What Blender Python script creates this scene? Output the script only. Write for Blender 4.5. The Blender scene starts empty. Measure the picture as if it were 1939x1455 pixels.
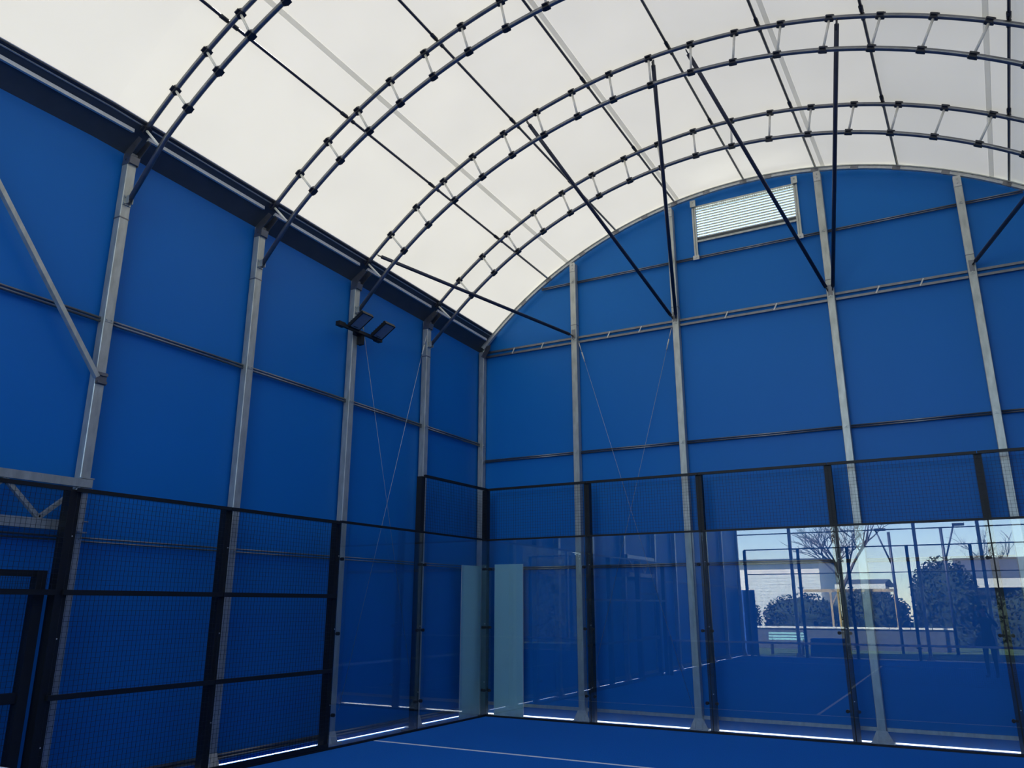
import bpy, math, random
from mathutils import Vector, Matrix
random.seed(7)
S = bpy.context.scene
COL = S.collection
PI = math.pi

# ------------------------------------------------------------------ camera
W, H, FPX = 1939.0, 1455.0, 1558.79
cd = bpy.data.cameras.new('camera')
cam = bpy.data.objects.new('camera', cd)
COL.objects.link(cam)
cam.location = (8.0081, -13.1154, 1.8398)
cam.rotation_euler = (1.8615, -0.0009, 0.5185)
cd.sensor_fit = 'HORIZONTAL'
cd.sensor_width = 36.0
cd.lens = 36.0 * FPX / W
cd.shift_y = -47.6 / W
cd.clip_start = 0.05
cd.clip_end = 500
S.camera = cam

# ------------------------------------------------------------------ sky, sun, exposure
SUN_DIR = Vector((-0.46, 0.52, 0.74)).normalized()
wd = bpy.data.worlds.new('world')
S.world = wd
wd.use_nodes = True
nt = wd.node_tree
nt.nodes.clear()
sky = nt.nodes.new('ShaderNodeTexSky')
sky.sky_type = 'NISHITA'
sky.sun_disc = False
sky.sun_elevation = math.asin(SUN_DIR.z)
sky.sun_rotation = math.atan2(SUN_DIR.x, SUN_DIR.y)
sky.altitude = 1500
sky.air_density = 1.0
sky.dust_density = 0.1
sky.ozone_density = 2.0
bg = nt.nodes.new('ShaderNodeBackground')
bg.inputs['Strength'].default_value = 0.60
wo = nt.nodes.new('ShaderNodeOutputWorld')
nt.links.new(sky.outputs['Color'], bg.inputs['Color'])
nt.links.new(bg.outputs['Background'], wo.inputs['Surface'])
sd = bpy.data.lights.new('sun', 'SUN')
sd.energy = 27.0
sd.angle = math.radians(0.6)
sd.color = (1.0, 0.95, 0.86)
sun = bpy.data.objects.new('sun', sd)
COL.objects.link(sun)
sun.rotation_euler = (-SUN_DIR).to_track_quat('-Z', 'Y').to_euler()
sun.location = (-20, 20, 30)
S.view_settings.view_transform = 'Standard'
S.view_settings.look = 'None'
S.view_settings.gamma = 1.0
S.view_settings.use_curve_mapping = False
S.view_settings.exposure = 0.0
S.cycles.transparent_max_bounces = 24
S.cycles.max_bounces = 10
S.cycles.diffuse_bounces = 5
S.cycles.glossy_bounces = 5

# ------------------------------------------------------------------ materials
MATS = {}


def mat(name, col, rough=0.5, metal=0.0, spec=0.5, var=0.0, scale=8.0, bump=0.0, bscale=40.0, stretch=(1, 1, 1)):
    m = bpy.data.materials.new(name)
    m.use_nodes = True
    t = m.node_tree
    b = t.nodes['Principled BSDF']
    b.inputs['Roughness'].default_value = rough
    b.inputs['Metallic'].default_value = metal
    b.inputs['Specular IOR Level'].default_value = spec
    tc = t.nodes.new('ShaderNodeTexCoord')
    mp = t.nodes.new('ShaderNodeMapping')
    mp.inputs['Scale'].default_value = stretch
    t.links.new(tc.outputs['Object'], mp.inputs['Vector'])
    n = t.nodes.new('ShaderNodeTexNoise')
    n.inputs['Scale'].default_value = scale
    n.inputs['Detail'].default_value = 4
    t.links.new(mp.outputs['Vector'], n.inputs['Vector'])
    r = t.nodes.new('ShaderNodeValToRGB')
    r.color_ramp.elements[0].position = 0.3
    r.color_ramp.elements[1].position = 0.7
    c0 = [max(0, c * (1 - var)) for c in col]
    c1 = [min(1, c * (1 + var)) for c in col]
    r.color_ramp.elements[0].color = (*c0, 1)
    r.color_ramp.elements[1].color = (*c1, 1)
    t.links.new(n.outputs['Fac'], r.inputs['Fac'])
    t.links.new(r.outputs['Color'], b.inputs['Base Color'])
    if bump:
        n2 = t.nodes.new('ShaderNodeTexNoise')
        n2.inputs['Scale'].default_value = bscale
        n2.inputs['Detail'].default_value = 3
        t.links.new(mp.outputs['Vector'], n2.inputs['Vector'])
        bp = t.nodes.new('ShaderNodeBump')
        bp.inputs['Strength'].default_value = bump
        bp.inputs['Distance'].default_value = 0.02
        t.links.new(n2.outputs['Fac'], bp.inputs['Height'])
        t.links.new(bp.outputs['Normal'], b.inputs['Normal'])
    MATS[name] = m
    return m


def membrane(name, dif, tra):
    m = bpy.data.materials.new(name)
    m.use_nodes = True
    t = m.node_tree
    t.nodes.clear()
    o = t.nodes.new('ShaderNodeOutputMaterial')
    a = t.nodes.new('ShaderNodeAddShader')
    d = t.nodes.new('ShaderNodeBsdfDiffuse')
    d.inputs['Color'].default_value = (*dif, 1)
    tr = t.nodes.new('ShaderNodeBsdfTranslucent')
    tc = t.nodes.new('ShaderNodeTexCoord')
    n = t.nodes.new('ShaderNodeTexNoise')
    n.inputs['Scale'].default_value = 0.8
    n.inputs['Detail'].default_value = 3
    t.links.new(tc.outputs['Object'], n.inputs['Vector'])
    r = t.nodes.new('ShaderNodeValToRGB')
    r.color_ramp.elements[0].position = 0.3
    r.color_ramp.elements[1].position = 0.7
    r.color_ramp.elements[0].color = (*[c * 0.96 for c in tra], 1)
    r.color_ramp.elements[1].color = (*[c * 1.04 for c in tra], 1)
    t.links.new(n.outputs['Fac'], r.inputs['Fac'])
    t.links.new(r.outputs['Color'], tr.inputs['Color'])
    t.links.new(d.outputs[0], a.inputs[0])
    t.links.new(tr.outputs[0], a.inputs[1])
    t.links.new(a.outputs[0], o.inputs['Surface'])
    MATS[name] = m


def glassmat(name, tint, f0=0.045, boost=1.0, rough=0.0):
    """clear toughened pane: transmits straight through and mirrors by Schlick's law on each face"""
    m = bpy.data.materials.new(name)
    m.use_nodes = True
    t = m.node_tree
    t.nodes.clear()
    o = t.nodes.new('ShaderNodeOutputMaterial')
    mx = t.nodes.new('ShaderNodeMixShader')
    tp = t.nodes.new('ShaderNodeBsdfTransparent')
    tp.inputs['Color'].default_value = (*tint, 1)
    g = t.nodes.new('ShaderNodeBsdfGlossy')
    g.inputs['Roughness'].default_value = rough
    g.inputs['Color'].default_value = (1, 1, 1, 1)
    lw = t.nodes.new('ShaderNodeLayerWeight')
    lw.inputs['Blend'].default_value = 0.5
    p = t.nodes.new('ShaderNodeMath')
    p.operation = 'POWER'
    p.inputs[1].default_value = 5.0
    ml = t.nodes.new('ShaderNodeMath')
    ml.operation = 'MULTIPLY_ADD'
    ml.inputs[1].default_value = (1 - f0) * boost
    ml.inputs[2].default_value = f0 * boost
    ml.use_clamp = True
    t.links.new(lw.outputs['Facing'], p.inputs[0])
    t.links.new(p.outputs[0], ml.inputs[0])
    t.links.new(ml.outputs[0], mx.inputs['Fac'])
    t.links.new(tp.outputs[0], mx.inputs[1])
    t.links.new(g.outputs[0], mx.inputs[2])
    # dust and dried splashes settled along the lower edge
    tc = t.nodes.new('ShaderNodeTexCoord')
    sp = t.nodes.new('ShaderNodeSeparateXYZ')
    t.links.new(tc.outputs['Object'], sp.inputs[0])
    mr = t.nodes.new('ShaderNodeMapRange')
    mr.inputs['From Min'].default_value = 0.34
    mr.inputs['From Max'].default_value = 0.06
    t.links.new(sp.outputs['Z'], mr.inputs['Value'])
    nz = t.nodes.new('ShaderNodeTexNoise')
    nz.inputs['Scale'].default_value = 5.0
    nz.inputs['Detail'].default_value = 6
    t.links.new(tc.outputs['Object'], nz.inputs['Vector'])
    pw_ = t.nodes.new('ShaderNodeMath')
    pw_.operation = 'POWER'
    pw_.inputs[1].default_value = 2.2
    t.links.new(mr.outputs[0], pw_.inputs[0])
    mu = t.nodes.new('ShaderNodeMath')
    mu.operation = 'MULTIPLY'
    t.links.new(pw_.outputs[0], mu.inputs[0])
    t.links.new(nz.outputs['Fac'], mu.inputs[1])
    m2 = t.nodes.new('ShaderNodeMath')
    m2.operation = 'MULTIPLY'
    m2.inputs[1].default_value = 0.30
    t.links.new(mu.outputs[0], m2.inputs[0])
    df = t.nodes.new('ShaderNodeBsdfDiffuse')
    df.inputs['Color'].default_value = (0.55, 0.58, 0.60, 1)
    mx2 = t.nodes.new('ShaderNodeMixShader')
    t.links.new(m2.outputs[0], mx2.inputs['Fac'])
    t.links.new(mx.outputs[0], mx2.inputs[1])
    t.links.new(df.outputs[0], mx2.inputs[2])
    t.links.new(mx2.outputs[0], o.inputs['Surface'])
    MATS[name] = m


def frostmat(name, col):
    m = bpy.data.materials.new(name)
    m.use_nodes = True
    t = m.node_tree
    t.nodes.clear()
    o = t.nodes.new('ShaderNodeOutputMaterial')
    d = t.nodes.new('ShaderNodeBsdfDiffuse')
    d.inputs['Color'].default_value = (*col, 1)
    tr = t.nodes.new('ShaderNodeBsdfTranslucent')
    tr.inputs['Color'].default_value = (*[c * 0.8 for c in col], 1)
    a = t.nodes.new('ShaderNodeMixShader')
    a.inputs['Fac'].default_value = 0.3
    t.links.new(d.outputs[0], a.inputs[1])
    t.links.new(tr.outputs[0], a.inputs[2])
    t.links.new(a.outputs[0], o.inputs['Surface'])
    MATS[name] = m


mat('wall_blue', (0.0055, 0.166, 0.54), rough=0.45, spec=0.22, var=0.03, scale=0.6, bump=0.06, bscale=0.9)
mat('turf_blue', (0.012, 0.165, 0.66), rough=0.95, spec=0.1, var=0.10, scale=60, bump=0.5, bscale=400)
mat('line_white', (0.80, 0.87, 0.95), rough=0.9, var=0.05, scale=40)
mat('galv', (0.47, 0.49, 0.46), rough=0.42, metal=0.55, var=0.16, scale=14, bump=0.08, bscale=60, stretch=(1, 1, 0.35))
mat('galv_light', (0.62, 0.62, 0.58), rough=0.5, metal=0.2, var=0.10, scale=20)
mat('strut_alu', (0.80, 0.79, 0.74), rough=0.45, metal=0.0, var=0.06, scale=20)
mat('chord_steel', (0.20, 0.205, 0.225), rough=0.36, metal=0.8, var=0.12, scale=10)
mat('clamp_steel', (0.035, 0.04, 0.055), rough=0.5, metal=0.3, var=0.15, scale=20)
mat('brace_navy', (0.035, 0.042, 0.075), rough=0.40, metal=0.3, var=0.12, scale=8)
mat('gutter_dark', (0.060, 0.075, 0.090), rough=0.55, metal=0.2, var=0.10, scale=5)
mat('black_paint', (0.008, 0.0095, 0.012), rough=0.5, spec=0.4, var=0.2, scale=12)
mat('wire_black', (0.010, 0.012, 0.016), rough=0.6, var=0.1)
mat('cable', (0.30, 0.36, 0.44), rough=0.4, metal=0.5, var=0.05)
mat('lamp_lens', (0.20, 0.24, 0.30), rough=0.2, var=0.05, scale=30)
mat('concrete', (0.52, 0.51, 0.48), rough=0.9, var=0.10, scale=1.5, bump=0.2, bscale=30)
mat('siding_white', (0.86, 0.84, 0.80), rough=0.7, var=0.04, scale=2)
mat('roof_slate', (0.075, 0.085, 0.11), rough=0.75, var=0.2, scale=6)
mat('timber', (0.50, 0.36, 0.18), rough=0.7, var=0.2, scale=6, stretch=(6, 6, 0.6))
mat('bark', (0.10, 0.085, 0.085), rough=0.9, var=0.3, scale=12)
mat('hedge', (0.018, 0.030, 0.018), rough=0.9, var=0.6, scale=5)
mat('grass', (0.05, 0.09, 0.03), rough=0.95, var=0.4, scale=3)
mat('bench_teal', (0.35, 0.62, 0.62), rough=0.5, var=0.06)
mat('blue_sheet', (0.01, 0.07, 0.30), rough=0.6, var=0.05)
mat('net_black', (0.012, 0.012, 0.014), rough=0.8, var=0.1)
mat('skin', (0.42, 0.24, 0.17), rough=0.55, var=0.05, scale=20)
mat('cloth_dark', (0.015, 0.018, 0.028), rough=0.9, var=0.2, scale=30)
mat('hair_dark', (0.02, 0.015, 0.012), rough=0.6, var=0.3, scale=60)
mat('phone_black', (0.01, 0.01, 0.012), rough=0.15, var=0.02)
membrane('roof_membrane', (0.62, 0.61, 0.58), (0.0865, 0.0822, 0.0685))
membrane('roof_seam', (0.35, 0.35, 0.34), (0.50, 0.50, 0.48))
glassmat('glass', (0.93, 0.97, 0.975), f0=0.045, boost=1.75)
frostmat('frosted', (0.50, 0.80, 0.84))


# ------------------------------------------------------------------ mesh helpers
class MB:
    def __init__(s):
        s.v = []
        s.f = []

    def add(s, vs, fs):
        o = len(s.v)
        s.v += [tuple(p) for p in vs]
        s.f += [tuple(i + o for i in q) for q in fs]
        return s

    def box(s, x0, x1, y0, y1, z0, z1):
        return s.add([(x, y, z) for z in (z0, z1) for y in (y0, y1) for x in (x0, x1)],
                     [(0, 2, 3, 1), (4, 5, 7, 6), (0, 1, 5, 4), (2, 6, 7, 3), (0, 4, 6, 2), (1, 3, 7, 5)])

    def column(s, hx, hy, z0, z1, c=0.007):
        poly = [(hx - c, -hy), (hx, -hy + c), (hx, hy - c), (hx - c, hy), (-hx + c, hy), (-hx, hy - c), (-hx, -hy + c), (-hx + c, -hy)]
        return s.prism(poly, 'z', z0, z1)

    def bar(s, a, b, w, h, up=(0, 0, 1), caps=True):
        a, b = Vector(a), Vector(b)
        d = (b - a).normalized()
        u = Vector(up)
        if abs(d.dot(u)) > 0.99:
            u = Vector((0, 1, 0))
        sd_ = d.cross(u).normalized()
        u = sd_.cross(d).normalized()
        vs = []
        for p in (a, b):
            for i, j in ((-1, -1), (1, -1), (1, 1), (-1, 1)):
                vs.append(p + sd_ * (i * w / 2) + u * (j * h / 2))
        fs = [(0, 1, 5, 4), (1, 2, 6, 5), (2, 3, 7, 6), (3, 0, 4, 7)]
        if caps:
            fs += [(3, 2, 1, 0), (4, 5, 6, 7)]
        return s.add(vs, fs)

    def tube(s, pts, r, n=10, caps=True):
        pts = [Vector(p) for p in pts]
        rs = r if isinstance(r, (list, tuple)) else [r] * len(pts)
        d0 = (pts[1] - pts[0]).normalized()
        ref = Vector((0, 0, 1)) if abs(d0.z) < 0.9 else Vector((1, 0, 0))
        sx = d0.cross(ref).normalized()
        vs = []
        for i, p in enumerate(pts):
            if i == 0:
                d = d0
            elif i == len(pts) - 1:
                d = (pts[-1] - pts[-2]).normalized()
            else:
                d = (pts[i + 1] - pts[i - 1]).normalized()
            sx = (sx - d * sx.dot(d)).normalized()
            sy = d.cross(sx)
            for k in range(n):
                a = 2 * PI * k / n
                vs.append(p + (sx * math.cos(a) + sy * math.sin(a)) * rs[i])
        fs = []
        for i in range(len(pts) - 1):
            for k in range(n):
                k2 = (k + 1) % n
                fs.append((i * n + k, i * n + k2, (i + 1) * n + k2, (i + 1) * n + k))
        if caps:
            fs.append(tuple(reversed(range(n))))
            fs.append(tuple((len(pts) - 1) * n + k for k in range(n)))
        return s.add(vs, fs)

    def prism(s, poly, axis, a0, a1):
        """poly = 2-D outline; axis 'y' -> (x,z), 'x' -> (y,z), 'z' -> (x,y)"""
        def P(p, a):
            return {'y': (p[0], a, p[1]), 'x': (a, p[0], p[1]), 'z': (p[0], p[1], a)}[axis]
        n = len(poly)
        vs = [P(p, a0) for p in poly] + [P(p, a1) for p in poly]
        fs = [tuple(reversed(range(n))), tuple(range(n, 2 * n))]
        fs += [(i, (i + 1) % n, n + (i + 1) % n, n + i) for i in range(n)]
        return s.add(vs, fs)

    def mesh(s, name, m, smooth=False):
        me = bpy.data.meshes.new(name)
        me.from_pydata(s.v, [], s.f)
        me.materials.append(MATS[m])
        if smooth:
            me.polygons.foreach_set('use_smooth', [True] * len(me.polygons))
        me.update()
        return me

    def build(s, name, m, parent=None, smooth=False, loc=None, kind=None):
        return link(name, s.mesh(name, m, smooth), parent, loc, kind)


def link(name, me, parent=None, loc=None, kind=None):
    o = bpy.data.objects.new(name, me)
    COL.objects.link(o)
    if parent:
        o.parent = parent
    if loc is not None:
        o.location = loc
    if kind:
        o['kind'] = kind
    return o


def smooth_angle(o):
    return o


def thing(name, label, cat, loc=(0, 0, 0), group=None, rz=0.0):
    o = bpy.data.objects.new(name, None)
    o.empty_display_size = 0.1
    COL.objects.link(o)
    o.location = loc
    o.rotation_euler = (0, 0, rz)
    o['label'] = label
    o['category'] = cat
    if group:
        o['group'] = group
    return o


def tag(o, label, cat, group=None):
    o['label'] = label
    o['category'] = cat
    if group:
        o['group'] = group
    return o


def setting(name, label=None, loc=(0, 0, 0)):
    o = bpy.data.objects.new(name, None)
    o.empty_display_size = 0.1
    COL.objects.link(o)
    o.location = loc
    o['kind'] = 'structure'
    if label:
        o['label'] = label
    return o


ORD = ['first', 'second', 'third', 'fourth', 'fifth', 'sixth', 'seventh', 'eighth', 'ninth', 'tenth', 'eleventh']

# ------------------------------------------------------------------ hall geometry
CX, CZ = 5.07, 1.70          # centre of the roof circle (at the arch y=-3.57)
RO, RI = 7.53, 7.09          # outer and inner chord radius
LEFT_Y = [-1.57, -3.57, -5.64, -7.74, -10.15, -12.0, -13.88, -15.93, -17.98, -20.36]
END_X = [1.69, 3.68, 6.30, 8.33]
XL, XR = -0.44, 10.58        # wall fabric planes
YB, YF = 0.44, -20.44
YP = 0.36                    # centre line of end wall posts


def dz(y):
    return -0.042 * (max(y, -8.2) + 3.57)


def arcz(x, r, y):
    return CZ + dz(y) + math.sqrt(max(0.0, r * r - (x - CX) ** 2))


# ------------------------------------------------------------------ floor and ground
g = MB()
g.box(-60, 70, -100, 60, -0.50, -0.06)
o = g.build('ground_exterior', 'grass', kind='structure')
o['label'] = 'rough grass around the hall'
g = MB()
g.box(-3, 13.2, -21.5, 9, -0.055, -0.035)
o = g.build('paving_exterior', 'concrete', kind='structure')
o['label'] = 'pale concrete apron under and around the hall'
f = MB()
f.box(-0.10, 10.10, -20.1, 0.05, -0.034, 0.0)
fl = f.build('floor', 'turf_blue', kind='structure')
fl['label'] = 'blue artificial turf court floor'
for nm, bx in (('service_line', (0.03, 9.97, -3.075, -3.025)), ('service_line', (0.03, 9.97, -16.975, -16.925)), ('centre_line', (4.975, 5.025, -16.9, -3.1))):
    MB().box(bx[0], bx[1], bx[2], bx[3], 0.0, 0.004).build(nm, 'line_white', fl)
b = MB()
b.box(-0.45, -0.105, -20.4, 0.40, -0.034, -0.012)
b.box(10.105, 10.55, -20.4, 0.40, -0.034, -0.012)
b.box(-0.105, 10.105, 0.055, 0.40, -0.034, -0.012)
o = b.build('floor_border', 'turf_blue', kind='structure')
o['label'] = 'blue strip of floor between court fence and hall walls'

# ------------------------------------------------------------------ walls of the hall
wl = setting('wall_left', 'blue fabric side wall of the hall')
ys = [YB + 0.03] + LEFT_Y[:-1] + [YF]
for a, c in zip(ys[:-1], ys[1:]):
    m = MB()
    n = 10
    for i in range(n + 1):
        y = a + (c - a) * i / n
        # fabric is drawn a little inwards between the posts
        sag = 0.012 * math.sin(PI * i / n)
        m.v += [(XL + sag, y, 0.002), (XL + sag * 1.3, y, 2.5), (XL + sag, y, 4.9), (XL, y, arcz(XL, RO + 0.05, y))]
    for i in range(n):
        for k in range(3):
            q = i * 4 + k
            m.f.append((q, q + 1, q + 5, q + 4))
    m.build('fabric_panel', 'wall_blue', wl, smooth=True)
wr = setting('wall_right', 'blue fabric side wall of the hall on the right')
for a, c in zip(ys[:-1], ys[1:]):
    m = MB()
    m.add([(XR, a, 0.05), (XR, c, 0.05), (XR, c, arcz(XR, RO + 0.05, c)), (XR, a, arcz(XR, RO + 0.05, a))], [(0, 1, 2, 3)])
    m.build('fabric_panel', 'wall_blue', wr)
wb = setting('wall_back', 'blue fabric gable wall of the hall')


def gable_cols(m, xs, zlo, zhi, y):
    o = len(m.v)
    for x in xs:
        m.v += [(x, y, zlo(x)), (x, y, zhi(x))]
    for i in range(len(xs) - 1):
        q = o + i * 2
        m.f.append((q, q + 2, q + 3, q + 1))


def lin(a, c, n):
    return [a + (c - a) * i / n for i in range(n + 1)]


top = lambda x: arcz(x, RO + 0.03, YB)
LX0, LX1, LZ0, LZ1 = 4.15, 5.90, 8.16, 8.84
xs = [XL - 0.06] + END_X + [XR + 0.06]
for i, (a, c) in enumerate(zip(xs[:-1], xs[1:])):
    m = MB()
    base = lambda x: 0.002
    if i == 2:
        gable_cols(m, lin(a, LX0, 3), base, top, YB)
        gable_cols(m, lin(LX1, c, 3), base, top, YB)
        gable_cols(m, lin(LX0, LX1, 8), base, lambda x: LZ0, YB)
        gable_cols(m, lin(LX0, LX1, 8), lambda x: LZ1, top, YB)
    else:
        gable_cols(m, lin(a, c, 10), base, top, YB)
    m.build('fabric_panel', 'wall_blue', wb)

# ------------------------------------------------------------------ roof membrane
PUR_X = [1.16, 2.62, 3.79, 5.07, 6.28, 7.52, 8.98]
th = lambda x, r: math.asin((x - CX) / r)
TH_E0, TH_E1 = th(-0.66, RO), th(10.80, RO)
TH = [TH_E0] + [th(x, RO) for x in PUR_X] + [TH_E1]
RM = RO + 0.078


def rmem(t):
    for a, c in zip(TH[:-1], TH[1:]):
        if a <= t <= c:
            k = (t - a) / (c - a)
            s_ = min(0.9 * RO * (c - a) ** 2 / 8, 0.040)
            return RM - s_ * 4 * k * (1 - k)
    return RM


def pol(t, r, y):
    return (CX + r * math.sin(t), y, CZ + dz(y) + r * math.cos(t))


cl = setting('ceiling', 'translucent white fabric vault over the court')
YS = [0.52, -1.57, -3.57, -5.64, -7.74, -8.2, -10.15, YF]
for a, c in zip(TH[:-1], TH[1:]):
    for y0, y1 in zip(YS[:-1], YS[1:]):
        m = MB()
        n = 8
        for i in range(n + 1):
            t = a + (c - a) * i / n
            r = rmem(min(max(t, a), c))
            m.v += [pol(t, r, y0), pol(t, r, y1)]
        for i in range(n):
            m.f.append((2 * i, 2 * i + 1, 2 * i + 3, 2 * i + 2))
        m.build('membrane_panel', 'roof_membrane', cl, smooth=True)
for x in (1.60, 3.86, 6.40, 8.77):
    m = MB()
    t0 = th(x, RO)
    hw = 0.034 / RO
    for i, y in enumerate(YS):
        for t in (t0 - hw, t0 + hw):
            m.v.append(pol(t, rmem(t) - 0.010, y))
    for i in range(len(YS) - 1):
        m.f.append((2 * i, 2 * i + 1, 2 * i + 3, 2 * i + 2))
    m.build('weld_seam', 'roof_seam', cl)

# ------------------------------------------------------------------ eave beams (gutters)
def gutter(side, lab):
    ref = 0.0 if side < 0 else 2 * CX
    sx = 1 if side < 0 else -1
    X = lambda x: ref + sx * x
    t = thing('eave_beam', lab, 'beam', (X(-0.42), 0.4, 7.0 + dz(0.4)), 'eave beams along the side walls')
    Y0, Y1, Y2 = 0.47, -8.2, -20.4

    def run(name, x0, x1, d0, d1, mt, n=3):
        """band that follows the roof curve between x0 and x1, from radius RO+d0 to RO+d1"""
        zc = lambda x, d: CZ + math.sqrt((RO + d) ** 2 - (x - CX) ** 2)
        xs_ = lin(x0, x1, n)
        outline = [(x, zc(x, d0)) for x in xs_] + [(x, zc(x, d1)) for x in reversed(xs_)]
        m = MB()
        for y in (Y0, Y1, Y2):
            for (x, z) in outline:
                m.v.append((X(x) - t.location.x, y - t.location.y, z + dz(y) - t.location.z))
        k_ = len(outline)
        for k in range(2):
            for i in range(k_):
                j = (i + 1) % k_
                m.f.append((k * k_ + i, k * k_ + j, (k + 1) * k_ + j, (k + 1) * k_ + i))
        m.f.append(tuple(range(k_)))
        m.f.append(tuple(2 * k_ + i for i in reversed(range(k_))))
        m.build(name, mt, t)
    run('eave_plate', -0.115, -0.452, 0.038, 0.050, 'gutter_dark', 6)
    run('keder_rail', -0.108, -0.128, 0.030, 0.055, 'clamp_steel', 1)
    run('edge_trim', -0.140, -0.149, 0.031, 0.037, 'galv', 1)
    zc = lambda x, d: CZ + math.sqrt((RO + d) ** 2 - (x - CX) ** 2)
    zt, zb = zc(-0.212, 0.037), zc(-0.250, 0.037)
    bnd = [0.36] + LEFT_Y
    for a, c in zip(bnd[:-1], bnd[1:]):
        a2, c2 = a - 0.10, c + 0.10
        m = MB()
        for y in (a2, c2):
            for (x, z) in ((-0.212, zt), (-0.206, zt), (-0.206, zb - 0.008), (-0.252, zb)):
                m.v.append((X(x) - t.location.x, y - t.location.y, z + dz(y) - t.location.z))
        m.f += [(0, 1, 2, 3), (7, 6, 5, 4), (0, 4, 5, 1), (1, 5, 6, 2), (2, 6, 7, 3), (3, 7, 4, 0)]
        m.build('light_strip', 'strut_alu', t)
    return t


gutter(-1, 'long dark eave beam along the top of the left blue wall')
gutter(1, 'long dark eave beam along the top of the right blue wall')


# ------------------------------------------------------------------ hall posts
def bolts(m, pts, r=0.012, d=(1, 0, 0), l=0.012):
    d = Vector(d)
    for p in pts:
        m.tube([Vector(p), Vector(p) + d * l], r, 6)


def side_post(x, y, lab, side=-1, arch=True):
    """box section post of a side wall; local origin at its foot; inner face towards +x for side=-1"""
    sx = 1 if side < 0 else -1
    t = thing('hall_post', lab, 'post', (x, y, 0), 'galvanised posts of the hall')
    h = 6.87 + dz(y)
    MB().column(0.055, 0.06, 0.0, h).build('shaft', 'galv', t)
    m = MB()
    m.box(-0.10, 0.12, -0.14, 0.14, -0.03, 0.012)
    for s_ in (-1, 1):
        m.prism([(s_ * 0.061, 0.012), (s_ * 0.135, 0.012), (s_ * 0.061, 0.16)], 'x', -0.008, 0.008)
    m.prism([(sx * 0.056, 0.012), (sx * 0.115, 0.012), (sx * 0.056, 0.16)], 'y', -0.06, 0.06)
    m.build('base_plate', 'galv_light', t)
    # rail brackets with bolts on the inner face
    for z in (4.87 - 0.013 * (y + 3.57), 2.50):
        m = MB()
        m.box(sx * 0.0555 - 0.005, sx * 0.0555 + 0.005, -0.05, 0.05, z - 0.028, z + 0.028)
        bolts(m, [(sx * 0.060, -0.03, z), (sx * 0.060, 0.03, z)], d=(sx, 0, 0))
        m.build('rail_bracket', 'galv', t)
    if arch:
        # shoe carrying the outer chord, leaning into the hall
        m = MB()
        zt = h
        m.prism([(sx * -0.05, zt - 0.16), (sx * 0.075, zt - 0.16), (sx * 0.10, zt - 0.05), (sx * 0.27, zt + 0.10), (sx * 0.20, zt + 0.16), (sx * -0.02, zt + 0.02)], 'y', -0.066, -0.058)
        m.prism([(sx * -0.05, zt - 0.16), (sx * 0.075, zt - 0.16), (sx * 0.10, zt - 0.05), (sx * 0.27, zt + 0.10), (sx * 0.20, zt + 0.16), (sx * -0.02, zt + 0.02)], 'y', 0.058, 0.066)
        m.prism([(sx * 0.056, zt - 0.15), (sx * 0.085, zt - 0.15), (sx * 0.10, zt - 0.06), (sx * 0.056, zt - 0.03)], 'y', -0.058, 0.058)
        bolts(m, [(sx * 0.02, -0.066, zt - 0.1), (sx * 0.15, -0.066, zt + 0.05)], d=(0, -1, 0))
        m.build('arch_shoe', 'chord_steel', t)
        m = MB()
        zf = 6.36 + dz(y) * 0.3
        m.box(sx * 0.062 - 0.006, sx * 0.062 + 0.006, -0.05, 0.05, zf - 0.06, zf + 0.06)
        m.box(sx * 0.10 - 0.03, sx * 0.10 + 0.03, -0.032, -0.026, zf - 0.05, zf + 0.05)
        m.box(sx * 0.10 - 0.03, sx * 0.10 + 0.03, 0.026, 0.032, zf - 0.05, zf + 0.05)
        bolts(m, [(sx * 0.068, -0.04, zf + 0.04), (sx * 0.068, -0.04, zf - 0.04)], d=(sx, 0, 0))
        m.build('chord_foot_bracket', 'galv', t)
        m = MB()
        m.box(-0.058, 0.058, -0.063, 0.063, zf - 0.23, zf - 0.215)
        m.build('splice_joint', 'chord_steel', t)
    return t


XPL = -0.36
for i, y in enumerate(LEFT_Y):
    lab = 'galvanised box post of the left blue wall, %s from the gable corner post' % ORD[i]
    if i == 1:
        lab = 'galvanised box post of the left blue wall carrying the black twin floodlight'
    side_post(XPL, y, lab, -1, True)
side_post(2 * CX - XPL, LEFT_Y[0], 'galvanised box post of the right blue wall nearest the gable', 1)
side_post(2 * CX - XPL, LEFT_Y[1], 'second galvanised box post of the right blue wall from the gable', 1)
side_post(2 * CX - XPL, LEFT_Y[2], 'third galvanised box post of the right blue wall from the gable', 1)
side_post(2 * CX - XPL, LEFT_Y[3], 'fourth galvanised box post of the right blue wall from the gable', 1)


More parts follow.
